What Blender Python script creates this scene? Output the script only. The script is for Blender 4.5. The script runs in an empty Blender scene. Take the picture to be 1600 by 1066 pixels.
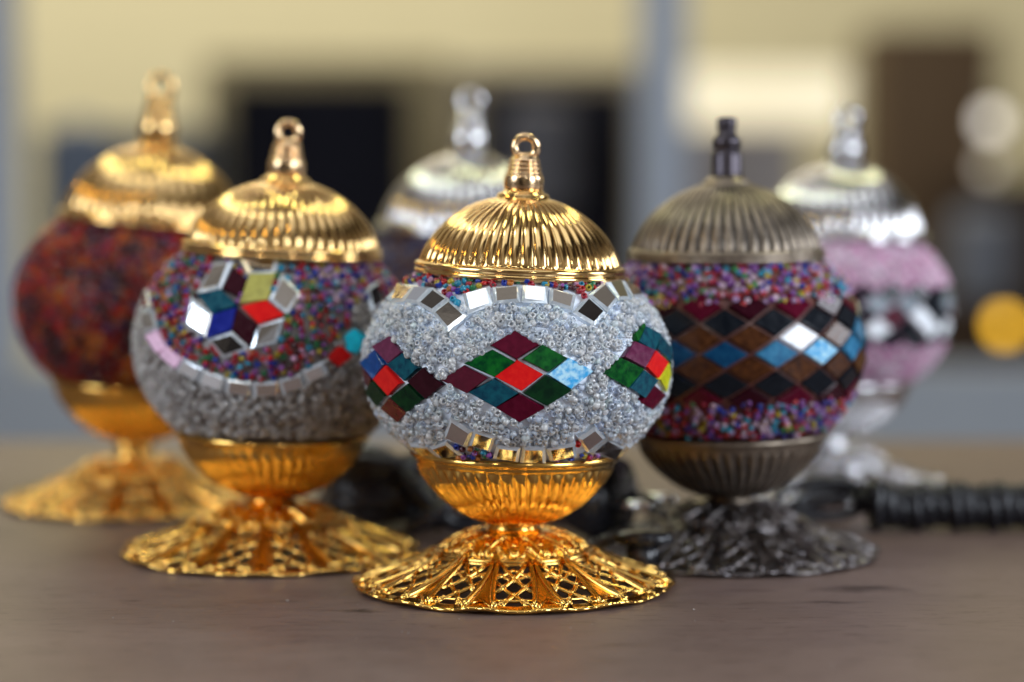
import bpy, math, random
import numpy as np
from mathutils import Vector, Matrix

R = math.radians
PI = math.pi
random.seed(7)
rng = np.random.default_rng(11)
scene = bpy.context.scene

# ------------------------------------------------------------------ camera
CAM_H = 0.141
PITCH = R(4.59)
LENS = 85.0
FPX = LENS / 36.0 * 1600.0          # focal length in units of the 1600 px wide picture
DEP = 0.771                         # distance of the front lamp
cam_d = bpy.data.cameras.new('camera')
cam = bpy.data.objects.new('camera', cam_d)
scene.collection.objects.link(cam)
cam.location = (0, 0, CAM_H)
cam.rotation_euler = (R(90) - PITCH, 0, 0)
cam_d.lens = LENS
cam_d.sensor_width = 36
cam_d.clip_start = 0.02
cam_d.clip_end = 60
cam_d.dof.use_dof = True
cam_d.dof.focus_distance = 0.731
cam_d.dof.aperture_fstop = 3.9
scene.camera = cam

# ------------------------------------------------------------------ world: dim shop interior
W = bpy.data.worlds.new('World'); scene.world = W
W.use_nodes = True
nt = W.node_tree; nt.nodes.clear()
N = nt.nodes.new; L = nt.links.new
out = N('ShaderNodeOutputWorld'); bg = N('ShaderNodeBackground'); L(bg.outputs[0], out.inputs[0])
tc = N('ShaderNodeTexCoord')
sep = N('ShaderNodeSeparateXYZ'); L(tc.outputs['Generated'], sep.inputs[0])
vor = N('ShaderNodeTexNoise'); vor.inputs['Scale'].default_value = 2.1; vor.inputs['Detail'].default_value = 2.0; L(tc.outputs['Generated'], vor.inputs['Vector'])
rmp = N('ShaderNodeValToRGB'); L(vor.outputs['Fac'], rmp.inputs[0])
rmp.color_ramp.interpolation = 'LINEAR'
e = rmp.color_ramp.elements
e[0].position = 0.30; e[0].color = (0.02, 0.018, 0.02, 1)
e[1].position = 0.72; e[1].color = (1.2, 1.3, 1.5, 1)
for p_, c_ in ((0.42, (0.06, 0.05, 0.045, 1)), (0.50, (0.34, 0.29, 0.24, 1)), (0.58, (0.45, 0.40, 0.36, 1)), (0.66, (0.62, 0.66, 0.76, 1))):
    q = e.new(p_); q.color = c_
up = N('ShaderNodeMapRange'); L(sep.outputs['Z'], up.inputs['Value'])
up.inputs['From Min'].default_value = -0.2; up.inputs['From Max'].default_value = 0.8
up.inputs['To Min'].default_value = 0.35; up.inputs['To Max'].default_value = 0.95
mul = N('ShaderNodeMixRGB'); mul.blend_type = 'MULTIPLY'; mul.inputs[0].default_value = 1
L(rmp.outputs[0], mul.inputs[1]); L(up.outputs[0], mul.inputs[2])
L(mul.outputs[0], bg.inputs[0]); bg.inputs[1].default_value = 0.62

# ------------------------------------------------------------------ lamps of the room and added fill lights
def area(name, loc, target, sx, sy, power, col, shape='RECTANGLE'):
    d = bpy.data.lights.new(name, 'AREA'); d.shape = shape; d.size = sx
    if shape in ('RECTANGLE', 'ELLIPSE'): d.size_y = sy
    d.energy = power; d.color = col
    o = bpy.data.objects.new(name, d); scene.collection.objects.link(o)
    o.location = loc
    o.rotation_euler = (Vector(target) - Vector(loc)).to_track_quat('-Z', 'Y').to_euler()
    return o
LT = (0, 0.85, 0.1)
area('window_and_fill_light', (1.7, 0.95, 0.62), LT, 0.55, 0.6, 11, (0.84, 0.91, 1.0))
area('glint_light', (0.5, -0.9, 0.95), LT, 0.10, 0.10, 1.4, (0.95, 0.97, 1.0))  # small unseen light, added for glints on beads and metal
area('glint_light', (-0.6, -0.7, 0.9), LT, 0.10, 0.10, 1.2, (1.0, 0.97, 0.9))  # second added glint light, unseen at the left
area('window_and_fill_light', (1.5, -0.35, 0.6), LT, 0.6, 0.8, 22, (0.82, 0.90, 1.0))  # unseen fill from front right, added to brighten the beads
area('window_and_fill_light', (-1.5, -0.15, 0.75), LT, 0.7, 0.8, 16, (0.80, 0.89, 1.0))  # unseen fill from the left, added for brighter beads
area('ceiling_light', (-0.74, 1.46, 1.25), LT, 0.16, 0.16, 1.9, (0.93, 1.0, 0.62))
area('ceiling_light', (0.56, 1.45, 1.35), LT, 0.24, 0.12, 2.2, (0.98, 1.0, 0.55))
area('ceiling_light', (-1.15, 0.62, 1.0), LT, 0.11, 0.09, 0.9, (1.0, 0.66, 0.18))
area('ceiling_light', (-0.45, 0.72, 1.55), LT, 0.14, 0.14, 1.3, (0.92, 1.0, 0.90))
area('ceiling_light', (0.1, 0.3, 1.9), LT, 1.5, 1.0, 5, (0.84, 0.91, 1.0))
area('wall_fill', (-1.0, 4.2, 3.0), (-0.5, 6.0, 0.6), 2.4, 0.8, 130, (1.0, 0.95, 0.80))  # unseen light added high up to brighten the back wall

scene.view_settings.view_transform = 'Standard'
scene.view_settings.look = 'None'
scene.view_settings.exposure = 0.22
scene.view_settings.gamma = 1
scene.render.engine = 'CYCLES'
scene.cycles.max_bounces = 16
scene.cycles.transmission_bounces = 12
scene.cycles.glossy_bounces = 8
scene.cycles.sample_clamp_indirect = 6
scene.cycles.caustics_reflective = True
scene.cycles.caustics_refractive = True
scene.cycles.transparent_max_bounces = 48
scene.cycles.blur_glossy = 0.2

# ------------------------------------------------------------------ mesh helpers
class MB:
    """collects vertices and faces of ONE object"""
    def __init__(s): s.v = []; s.f = []; s.m = []; s.sm = []
    def add(s, vs, fs, mi=0, smooth=True):
        o = len(s.v); s.v.extend([tuple(p) for p in vs])
        for f in fs:
            s.f.append(tuple(i + o for i in f)); s.m.append(mi); s.sm.append(smooth)
    def tube(s, pts, rad, n=7, closed=False, mi=0, flat=1.0, up=Vector((0, 0, 1))):
        pts = [Vector(p) for p in pts]; m = len(pts)
        if not hasattr(rad, '__len__'): rad = [rad] * m
        vs = []
        for i, p in enumerate(pts):
            a = pts[(i - 1) % m] if (closed or i > 0) else p
            b = pts[(i + 1) % m] if (closed or i < m - 1) else p
            t = (b - a).normalized()
            x = t.cross(up)
            if x.length < 1e-4: x = t.cross(Vector((1, 0.1, 0)))
            x.normalize(); y = x.cross(t).normalized()
            for k in range(n):
                an = 2 * PI * k / n
                vs.append(p + x * math.cos(an) * rad[i] + y * math.sin(an) * rad[i] * flat)
        fs = []
        mm = m if closed else m - 1
        for i in range(mm):
            j = (i + 1) % m
            for k in range(n):
                fs.append((i * n + k, i * n + (k + 1) % n, j * n + (k + 1) % n, j * n + k))
        if not closed:
            fs.append(tuple(range(n))[::-1]); fs.append(tuple((m - 1) * n + k for k in range(n)))
        s.add(vs, fs, mi)
    def rev(s, prof, n=96, mod=None, mi=0, cap=False, center=(0, 0)):
        """prof: (r, z) or (r, z, w); mod(phi) radial change weighted by w"""
        vs = []
        for p in prof:
            w = p[2] if len(p) > 2 else 0
            for k in range(n):
                ph = 2 * PI * k / n
                r = p[0]; z = p[1]
                if w and mod:
                    dr, dz = mod(ph, p); r += dr * w; z += dz * w
                vs.append((center[0] + r * math.cos(ph), center[1] + r * math.sin(ph), z))
        fs = []
        for i in range(len(prof) - 1):
            for k in range(n):
                fs.append((i * n + k, i * n + (k + 1) % n, (i + 1) * n + (k + 1) % n, (i + 1) * n + k))
        if cap:
            fs.append(tuple(range(n))[::-1]); fs.append(tuple((len(prof) - 1) * n + k for k in range(n)))
        s.add(vs, fs, mi)
    def box(s, x0, x1, y0, y1, z0, z1, mi=0):
        vs = [(x, y, z) for x in (x0, x1) for y in (y0, y1) for z in (z0, z1)]
        s.add(vs, [(0, 1, 3, 2), (4, 6, 7, 5), (0, 4, 5, 1), (2, 3, 7, 6), (0, 2, 6, 4), (1, 5, 7, 3)], mi, False)
    def ball(s, c, r, n=8, m=6, mi=0, sq=(1, 1, 1)):
        prof = [(math.sin(PI * i / m) * r + 1e-6, -math.cos(PI * i / m) * r) for i in range(m + 1)]
        vs = []
        for p in prof:
            for k in range(n):
                ph = 2 * PI * k / n
                vs.append((c[0] + p[0] * math.cos(ph) * sq[0], c[1] + p[0] * math.sin(ph) * sq[1], c[2] + p[1] * sq[2]))
        fs = [(i * n + k, i * n + (k + 1) % n, (i + 1) * n + (k + 1) % n, (i + 1) * n + k) for i in range(m) for k in range(n)]
        s.add(vs, fs, mi)
    def mesh(s, name, mats):
        me = bpy.data.meshes.new(name)
        me.from_pydata(s.v, [], s.f)
        for mt in (mats if isinstance(mats, (list, tuple)) else [mats]): me.materials.append(mt)
        me.polygons.foreach_set('material_index', s.m)
        me.polygons.foreach_set('use_smooth', s.sm)
        me.update()
        return me
    def build(s, name, mats, parent=None, mat=None):
        return link(name, s.mesh(name, mats), parent, mat)

def link(name, me, parent=None, mat=None):
    o = bpy.data.objects.new(name, me); scene.collection.objects.link(o)
    if parent is not None: o.parent = parent
    if mat is not None: o.matrix_local = mat
    return o

def tag(o, label=None, cat=None, group=None, kind=None):
    if label: o['label'] = label
    if cat: o['category'] = cat
    if group: o['group'] = group
    if kind: o['kind'] = kind
    return o

def empty(name, loc, label, cat, group=None, rz=0):
    o = bpy.data.objects.new(name, None); scene.collection.objects.link(o)
    o.empty_display_size = 0.01
    o.location = loc; o.rotation_euler = (0, 0, rz)
    return tag(o, label, cat, group)

# ------------------------------------------------------------------ materials
def mat(name, col=(0.5, 0.5, 0.5), rough=0.5, metal=0.0, **kw):
    m = bpy.data.materials.new(name); m.use_nodes = True
    b = m.node_tree.nodes['Principled BSDF']
    b.inputs['Base Color'].default_value = (*col, 1)
    b.inputs['Roughness'].default_value = rough
    b.inputs['Metallic'].default_value = metal
    for k, v in kw.items(): b.inputs[k.replace('_', ' ')].default_value = v
    return m

def vary(m, scale, amt, c2=None, bump=0.0, detail=4, rough=None, dist=0.001, stretch=(1, 1, 1)):
    """noise between the base colour and c2, bump and roughness variation"""
    t = m.node_tree; b = t.nodes['Principled BSDF']; n = t.nodes.new; l = t.links.new
    co = n('ShaderNodeTexCoord'); mp = n('ShaderNodeMapping'); mp.inputs['Scale'].default_value = stretch
    l(co.outputs['Object'], mp.inputs['Vector'])
    no = n('ShaderNodeTexNoise'); no.inputs['Scale'].default_value = scale; no.inputs['Detail'].default_value = detail
    l(mp.outputs[0], no.inputs['Vector'])
    if c2 is not None:
        r = n('ShaderNodeValToRGB'); l(no.outputs['Fac'], r.inputs[0])
        r.color_ramp.elements[0].position = 0.5 - amt; r.color_ramp.elements[1].position = 0.5 + amt
        r.color_ramp.elements[0].color = b.inputs['Base Color'].default_value[:]
        r.color_ramp.elements[1].color = (*c2, 1)
        l(r.outputs[0], b.inputs['Base Color'])
    if rough:
        mr = n('ShaderNodeMapRange'); l(no.outputs['Fac'], mr.inputs['Value'])
        mr.inputs['From Min'].default_value = 0.3; mr.inputs['From Max'].default_value = 0.7
        mr.inputs['To Min'].default_value = rough[0]; mr.inputs['To Max'].default_value = rough[1]
        l(mr.outputs[0], b.inputs['Roughness'])
    if bump:
        bp = n('ShaderNodeBump'); bp.inputs['Strength'].default_value = bump; bp.inputs['Distance'].default_value = dist
        l(no.outputs['Fac'], bp.inputs['Height']); l(bp.outputs[0], b.inputs['Normal'])
    return m

M = {}
M['gold'] = vary(mat('polished_gold', (0.78, 0.50, 0.20), 0.12, 1.0), 260, 0.3, (0.84, 0.56, 0.24), 0.0, rough=(0.07, 0.17), dist=0.0004)
M['gold_deep'] = vary(mat('deep_gold', (0.78, 0.46, 0.11), 0.10, 1.0), 260, 0.3, (0.84, 0.52, 0.15), 0.03, rough=(0.08, 0.2), dist=0.0004)
M['copper'] = vary(mat('rose_gold', (0.78, 0.53, 0.29), 0.17, 1.0), 300, 0.3, (0.84, 0.60, 0.35), 0.1, rough=(0.12, 0.25), dist=0.0004)
M['silver'] = vary(mat('polished_silver', (0.58, 0.57, 0.58), 0.12, 1.0), 260, 0.3, (0.66, 0.65, 0.66), 0.1, rough=(0.08, 0.18), dist=0.0004)
M['antique'] = vary(mat('antique_bronze', (0.19, 0.155, 0.12), 0.32, 0.9), 220, 0.2, (0.32, 0.26, 0.20), 0.15, rough=(0.28, 0.45), dist=0.0004)
M['antique_dark'] = vary(mat('dark_bronze', (0.10, 0.09, 0.095), 0.26, 0.95), 220, 0.2, (0.24, 0.215, 0.21), 0.15, rough=(0.2, 0.4), dist=0.0004)
M['black_bronze'] = mat('black_bronze', (0.05, 0.042, 0.05), 0.3, 0.8)
M['groove_dark'] = mat('dark_groove_bronze', (0.035, 0.03, 0.028), 0.45, 0.7)  # darker bronze for the flute grooves of cap and cup
M['mirror'] = vary(mat('mirror_glass', (0.84, 0.86, 0.88), 0.03, 1.0), 500, 0.3, None, 0.04, rough=(0.02, 0.06), dist=0.0003)
M['mirror_edge'] = vary(mat('bevelled_glass_edge', (0.58, 0.66, 0.74), 0.10, 0.55), 900, 0.2, (0.80, 0.85, 0.90), 0.25, rough=(0.05, 0.25), dist=0.0004)
M['globe'] = vary(mat('frosted_globe', (0.74, 0.81, 0.93), 0.35), 400, 0.2, (0.82, 0.87, 0.96), 0.2, dist=0.0005)
M['globe_mid'] = vary(mat('smoky_globe', (0.17, 0.155, 0.15), 0.35), 400, 0.2, (0.26, 0.24, 0.235), 0.2, dist=0.0005)
M['globe_dark'] = vary(mat('dark_globe', (0.10, 0.03, 0.03), 0.3), 400, 0.2, (0.18, 0.07, 0.05), 0.2, dist=0.0005)
M['globe_pink'] = vary(mat('pink_globe', (0.50, 0.30, 0.42), 0.3), 400, 0.2, (0.6, 0.4, 0.5), 0.2, dist=0.0005)

def bead_mat(name, trans, rough=0.06, ior=1.42):
    m = mat(name, (1, 1, 1), rough, 0.0, Transmission_Weight=trans, IOR=ior)
    t = m.node_tree; a = t.nodes.new('ShaderNodeAttribute'); a.attribute_name = 'bead_colour'
    t.links.new(a.outputs['Color'], t.nodes['Principled BSDF'].inputs['Base Color'])
    return m
M['bead_clear'] = bead_mat('clear_seed_bead', 0.66, 0.03, 1.36)
_p = M['bead_clear'].node_tree.nodes['Principled BSDF']; _p.inputs['Coat Weight'].default_value = 0.7; _p.inputs['Coat Roughness'].default_value = 0.03; _p.inputs['Coat IOR'].default_value = 1.7
M['bead_col'] = bead_mat('coloured_seed_bead', 0.22, 0.05, 1.38)
_p = M['bead_col'].node_tree.nodes['Principled BSDF']; _p.inputs['Coat Weight'].default_value = 0.3; _p.inputs['Coat Roughness'].default_value = 0.02; _p.inputs['Coat IOR'].default_value = 1.6; _p.inputs['Specular IOR Level'].default_value = 0.35

def glass_tile_mat(name, c, c2=None, scale=450, amt=0.15):
    m = mat(name, c, 0.10, 0.0, Specular_IOR_Level=0.18)
    return vary(m, scale, amt, c2 or tuple(x * 1.35 + 0.001 for x in c), 0.10, rough=(0.06, 0.2), dist=0.0004)
TILE = {
    'maroon': glass_tile_mat('maroon_glass', (0.065, 0.002, 0.012)),
    'dmaroon': glass_tile_mat('dark_maroon_glass', (0.022, 0.002, 0.006)),
    'red': glass_tile_mat('red_glass', (0.60, 0.008, 0.010), (0.68, 0.015, 0.012)),
    'green': glass_tile_mat('green_glass', (0.003, 0.035, 0.012), (0.006, 0.10, 0.014)),
    'dgreen': glass_tile_mat('dark_green_glass', (0.002, 0.016, 0.008), (0.004, 0.035, 0.01)),
    'teal': glass_tile_mat('teal_glass', (0.004, 0.035, 0.065), (0.006, 0.08, 0.11)),
    'blue': glass_tile_mat('blue_glass', (0.006, 0.05, 0.20)),
    'sky': glass_tile_mat('sky_blue_glass', (0.05, 0.36, 0.72), (0.45, 0.72, 0.86), 520, 0.12),  # pale mottling paints a white reflection into the blue
    'purple': glass_tile_mat('purple_glass', (0.10, 0.018, 0.05)),
    'yellow': glass_tile_mat('yellow_glass', (0.55, 0.55, 0.02)),
    'olive': glass_tile_mat('olive_glass', (0.30, 0.28, 0.07)),
    'navy': glass_tile_mat('navy_glass', (0.006, 0.012, 0.16)),
    'black': glass_tile_mat('black_glass', (0.006, 0.008, 0.012)),
    'brown': glass_tile_mat('amber_brown_glass', (0.035, 0.011, 0.005), (0.09, 0.03, 0.009)),
    'white': glass_tile_mat('white_glass', (0.75, 0.78, 0.82)),
    'pink': glass_tile_mat('pink_glass', (0.75, 0.50, 0.68)),
    'bluebright': glass_tile_mat('steel_blue_glass', (0.012, 0.11, 0.24), (0.05, 0.22, 0.38)),
    'deepblue': glass_tile_mat('deep_blue_glass', (0.004, 0.035, 0.10), (0.01, 0.07, 0.16)),
    'cyan': glass_tile_mat('cyan_glass', (0.02, 0.62, 0.85)),
    'grey': glass_tile_mat('grey_glass', (0.22, 0.25, 0.28)),
}

# ------------------------------------------------------------------ shared metal shapes
def smoothprof(pts, k=5):
    """Catmull-Rom through profile points"""
    P = [tuple(p) for p in pts]; o = []
    for i in range(len(P) - 1):
        p0 = P[max(i - 1, 0)]; p1 = P[i]; p2 = P[i + 1]; p3 = P[min(i + 2, len(P) - 1)]
        for j in range(k):
            t = j / k
            o.append(tuple(0.5 * ((2 * b) + (-a + c) * t + (2 * a - 5 * b + 4 * c - d) * t * t + (-a + 3 * b - 3 * c + d) * t ** 3)
                           for a, b, c, d in zip(p0, p1, p2, p3)))
    o.append(P[-1]); return o

def flute(n, amp, twist):
    def f(ph, p):
        return (amp * (abs(math.sin(n * (ph + twist * p[1]) / 2)) ** 0.65 - 0.7), 0)
    return f

def cap_mesh(matl, hs=1.0, nf=48, groove=None):
    # local z = 0 at the rim's lower edge
    b = MB()
    dome = smoothprof([(0.0322, 0.0042, 0.0), (0.0318, 0.0050, 1.0), (0.0304, 0.0084, 1.0), (0.0277, 0.0128, 1.0), (0.0238, 0.0169, 1.0),
                       (0.0189, 0.0206, 0.9), (0.0142, 0.0231, 0.65), (0.0108, 0.0244, 0.25), (0.0088, 0.0250, 0.0)], 6)
    dome = [(r, 0.0042 + (z - 0.0042) * hs, w) for r, z, w in dome]
    zt = dome[-1][1]
    rim = [(0.0300, 0.0016), (0.0318, 0.0002), (0.0330, 0.0000), (0.0337, 0.0005), (0.0339, 0.0012), (0.0335, 0.0018), (0.0331, 0.0020),
           (0.0336, 0.0023), (0.0338, 0.0030), (0.0335, 0.0037), (0.0329, 0.0041), (0.0324, 0.0041)]
    top = [(0.0083, zt + 0.0003), (0.0084, zt + 0.0009), (0.0078, zt + 0.0014), (0.0066, zt + 0.0018), (0.0062, zt + 0.0028), (0.0001, zt + 0.0029)]
    n = nf * 12
    b.rev(rim + dome + top, n, flute(nf, 0.0010, 0.0))
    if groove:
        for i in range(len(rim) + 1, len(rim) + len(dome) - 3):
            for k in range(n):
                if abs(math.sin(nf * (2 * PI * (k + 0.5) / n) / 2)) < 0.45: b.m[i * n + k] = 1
    return b.mesh('cap', [matl, groove] if groove else matl), zt + 0.0027

def cup_mesh(matl, groove=None):
    # z = 0 at the neck, rim at 0.0225
    b = MB()
    body = smoothprof([(0.0076, 0.0008, 0.0), (0.0090, 0.0016, 0.3), (0.0130, 0.0024, 0.8), (0.0185, 0.0050, 1.0), (0.0238, 0.0087, 1.0),
                       (0.0282, 0.0130, 1.0), (0.0308, 0.0168, 1.0), (0.0318, 0.0192, 0.0)], 6)
    rim = [(0.0322, 0.0196), (0.0326, 0.0200), (0.0325, 0.0205), (0.0330, 0.0208), (0.0337, 0.0213), (0.0339, 0.0220), (0.0336, 0.0226),
           (0.0330, 0.0229), (0.0320, 0.0227), (0.0312, 0.0212)]
    inner = [(0.0295, 0.0180), (0.0230, 0.0112), (0.0120, 0.0042), (0.0001, 0.0020)]
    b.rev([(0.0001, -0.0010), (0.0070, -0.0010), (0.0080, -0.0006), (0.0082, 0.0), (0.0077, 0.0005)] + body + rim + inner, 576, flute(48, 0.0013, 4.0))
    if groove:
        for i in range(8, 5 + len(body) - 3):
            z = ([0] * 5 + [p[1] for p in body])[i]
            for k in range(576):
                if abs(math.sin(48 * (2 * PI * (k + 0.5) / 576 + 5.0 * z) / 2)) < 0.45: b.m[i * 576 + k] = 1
    return b.mesh('cup', [matl, groove] if groove else matl)

NR = 14
def foot_z(r):
    t = (0.0515 - r) / (0.0515 - 0.0245)
    return 0.0011 + 0.0108 * (0.58 * t + 0.42 * t * t)
def foot_pt(r, ph, dz=0.0):
    e = max(0.0, (r - 0.030) / 0.0215)
    rr = r * (1 + 0.012 * e * math.cos(NR * ph)) 
    return Vector((rr * math.cos(ph), rr * math.sin(ph), foot_z(r) + dz + 0.0005 * e * math.cos(NR * ph)))
def foot_mesh(matl, seed=1):
    rnd = random.Random(seed)
    b = MB()
    per = 2 * PI / NR
    # dome
    def emb(ph, p):
        a = 0.00055 * abs(math.sin(NR * ph / 2)) + 0.00028 * math.sin(NR * 2 * ph + p[1] * 900)
        return (a, a * 0.5)
    prof = smoothprof([(0.0246, 0.0112, 0), (0.0243, 0.0128, 0.0), (0.0228, 0.0142, 0.7), (0.0205, 0.0161, 1), (0.0172, 0.0180, 1), (0.0134, 0.0195, 0.8),
                       (0.0104, 0.0204, 0.2), (0.0092, 0.0209, 0.0), (0.0088, 0.0214, 0)], 4)
    sq_ = lambda z: 0.0119 + (z - 0.0126) * 0.80 if z > 0.0120 else z
    prof = [(q[0], sq_(q[1]), q[2]) for q in prof]
    b.rev(prof + [(0.0072, sq_(0.0216)), (0.0001, sq_(0.0217))], 336, emb)
    # bosses on the dome
    def dome_pt(r, ph, dz=0.0):
        Z = [(0.0092, 0.0208), (0.0134, 0.0196), (0.0172, 0.0182), (0.0205, 0.0163), (0.0228, 0.0144), (0.0243, 0.0126)]
        z = np.interp(r, [q[0] for q in Z], [q[1] for q in Z])
        return Vector((r * math.cos(ph), r * math.sin(ph), sq_(z) + dz))
    for k in range(NR):
        c = k * per
        for sgn in (-1, 1):
            b.tube([dome_pt(0.0236 - 0.0088 * math.sin(t * PI / 2), c + sgn * per * 0.46 * (1 - t) ** 0.8, 0.0004) for t in [q / 7 for q in range(8)]], 0.00065, 6)
            b.tube([dome_pt(0.0238 - 0.0040 * math.sin(t * PI / 2), c + sgn * per * 0.24 * (1 - t), 0.0004) for t in [q / 5 for q in range(6)]], 0.00055, 6)
        b.ball(dome_pt(0.0140, c, 0.0004), 0.0009, 7, 5)
        b.ball(dome_pt(0.0215, c, 0.0004), 0.0007, 7, 5); b.ball(dome_pt(0.0190, c + per / 2, 0.0004), 0.0008, 7, 5)
    # inner ring with dashes and outer wavy lip
    b.tube([foot_pt(0.0252, 2 * PI * k / 140, 0.0003) for k in range(140)], 0.00075, 7, True)
    for k in range(NR):
        ph0 = (k + 0.5) * per
        b.tube([foot_pt(0.0266, ph0 + per * 0.30 * (j / 5 - 0.5) * 2, 0.0004) for j in range(6)], 0.00058, 6)
    nl = 336; lip = [(0.0474, 0.0004, 0.0), (0.0486, 0.0008, 0.4), (0.0498, 0.0003, 0.8), (0.0508, 0.0005, 1.0), (0.0513, 0.0001, 1.0), (0.0510, -0.0006, 1.0), (0.0488, -0.0007, 0.5), (0.0474, -0.0005, 0.0)]
    vs = []
    for (r0, dz0, w) in lip:
        for k in range(nl):
            ph = 2 * PI * k / nl
            sc_ = abs(math.sin(ph * NR * 1.5)); 
            vs.append(foot_pt(r0 + w * (0.0009 * sc_ - 0.0004), ph, dz0 + w * 0.0005 * sc_ + 0.0002 * w * math.sin(ph * 9 + seed)))
    n0 = len(lip)
    b.add(vs, [(i * nl + k, i * nl + (k + 1) % nl, ((i + 1) % n0) * nl + (k + 1) % nl, ((i + 1) % n0) * nl + k) for i in range(n0) for k in range(nl)])
    for k in range(NR):
        c = k * per
        # solid fluted rib, bell shaped, with raised edges
        rows = []
        for j in range(9):
            t = j / 8; r = 0.0250 + t * 0.0245; hw = 0.030 + 0.072 * t ** 1.6
            rows.append((r, hw))
        vs = []; ns = 6
        for (r, hw) in rows:
            for i in range(ns + 1):
                u = i / ns * 2 - 1
                vs.append(foot_pt(r, c + hw * u, 0.0007 * (u * u) - 0.0001))
        nv = len(vs)
        vs += [v - Vector((0, 0, 0.0008)) for v in vs]
        fs = [(j * (ns + 1) + i, j * (ns + 1) + i + 1, (j + 1) * (ns + 1) + i + 1, (j + 1) * (ns + 1) + i) for j in range(8) for i in range(ns)]
        fs += [tuple(x + nv for x in f[::-1]) for f in fs]
        b.add(vs, fs)
        for sgn in (-1, 1):
            b.tube([foot_pt(r, c + sgn * hw, 0.0006) for r, hw in rows], [0.0009 + 0.0002 * (j / 8) for j in range(9)], 6)
        for sgn in (-1, 1):
            b.tube([foot_pt(0.0455, c, 0.0006), foot_pt(0.0485, c + sgn * 0.06, 0.0006), foot_pt(0.0503, c + sgn * 0.085, 0.0004)], 0.0006, 6)
        # lattice panel
        lo = c + 0.045; hi = c + per - 0.045
        def bar(r0, u0, r1, u1, rad=0.00092):
            def w(r, u):
                t = (r - 0.025) / 0.0245; hw = 0.060 * t ** 1.6
                return lo + hw + (hi - hw - lo - hw) * u
            b.tube([foot_pt(r0 + (r1 - r0) * q / 4, w(r0 + (r1 - r0) * q / 4, u0 + (u1 - u0) * q / 4), 0.0004) for q in range(5)],
                   rad * rnd.uniform(0.9, 1.15), 6, flat=0.75)
        bar(0.0255, 0.05, 0.0400, 0.95); bar(0.0255, 0.95, 0.0400, 0.05)
        bar(0.0345, 0.0, 0.0480, 0.95); bar(0.0345, 1.0, 0.0480, 0.05)
        bar(0.0285, 0.5, 0.0330, 0.0, 0.00075); bar(0.0285, 0.5, 0.0330, 1.0, 0.00075)
        bar(0.0300, 0.0, 0.0345, 0.5, 0.0008); bar(0.0300, 1.0, 0.0345, 0.5, 0.0008); bar(0.0445, 0.05, 0.0445, 0.95, 0.0007)
        bar(0.0400, 0.5, 0.0480, 0.18, 0.0008); bar(0.0400, 0.5, 0.0480, 0.82, 0.0008)
        for rr, u in ((0.0327, 0.5), (0.0412, 0.5), (0.0372, 0.22), (0.0372, 0.78), (0.0445, 0.3), (0.0445, 0.7)):
            t = (rr - 0.025) / 0.0245; hw = 0.055 * t ** 2.2
            b.ball(foot_pt(rr, lo + hw + (hi - lo - 2 * hw) * u, 0.0007), 0.0007, 7, 5)
        for j in range(0):   # drops under the lip
            b.ball(foot_pt(0.0512, c + per * (j + 0.5) / 3, -0.0003), 0.00085, 7, 5, sq=(1, 1, 0.8))
    return b.mesh('foot', matl)

def finial_hook_mesh(matl, hs=1.0):
    b = MB()
    pr = smoothprof([(0.0059, 0.0), (0.0063, 0.0008), (0.0063, 0.0042), (0.0060, 0.0052)], 3)
    for i in range(4):
        z = 0.0052 + i * 0.00155; r = 0.0057 - i * 0.0003
        pr += [(r - 0.0004, z + 0.0001), (r, z + 0.0004), (r + 0.00015, z + 0.0008), (r, z + 0.0011), (r - 0.0005, z + 0.0014)]
    pr += [(0.0043, 0.0117), (0.0036, 0.0126), (0.0020, 0.0132), (0.0001, 0.0133)]
    b.rev([(0.0001, 0)] + [(r, z * hs) for r, z in pr], 64)
    return b.mesh('finial', matl)
def hook_mesh(matl, hs=1.0):
    b = MB()
    pts = []
    for j in range(34):
        t = j / 33; an = R(-62) + t * R(300)
        rad = 0.0040 - 0.0005 * t
        pts.append((math.cos(an) * rad * 0.92, -0.0016 * t + 0.0004, 0.0152 * hs + math.sin(an) * rad * 1.05 * hs))
    b.tube(pts, [0.0015 - 0.0003 * (j / 33) for j in range(34)], 9, up=Vector((0, 1, 0)))
    b.tube([(0.0022, 0.0004, 0.0100 * hs), (0.0026, 0.0004, 0.0115 * hs), (0.0019, 0.0004, 0.0128 * hs)], 0.0012, 8, up=Vector((0, 1, 0)))
    return b.mesh('hook', matl)
def finial_bobbin_mesh(matl):
    b = MB()
    b.rev([(0.0001, 0), (0.0055, 0), (0.0057, 0.0006), (0.0054, 0.0014), (0.0054, 0.0078), (0.0052, 0.0084), (0.0044, 0.0090), (0.0043, 0.0096),
           (0.0048, 0.0104), (0.0050, 0.0116), (0.0048, 0.0132), (0.0042, 0.0142), (0.0033, 0.0150), (0.0031, 0.0160), (0.0033, 0.0170),
           (0.0034, 0.0196), (0.0030, 0.0206), (0.0001, 0.0208)], 48)
    return b.mesh('finial', matl)

# ------------------------------------------------------------------ lamps
camR = np.array(cam.rotation_euler.to_matrix()); camP = np.array([0, 0, CAM_H])
def px_ray(px, py):
    d = np.array([(px - 800) / FPX, -(py - 533) / FPX, -1.0])
    d = camR @ d
    return camP, d / np.linalg.norm(d)
def project(P):
    """world points (n,3) -> picture units"""
    q = (P - camP) @ camR
    return np.stack([800 + FPX * q[:, 0] / -q[:, 2], 533 - FPX * q[:, 1] / -q[:, 2]], 1)

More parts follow.
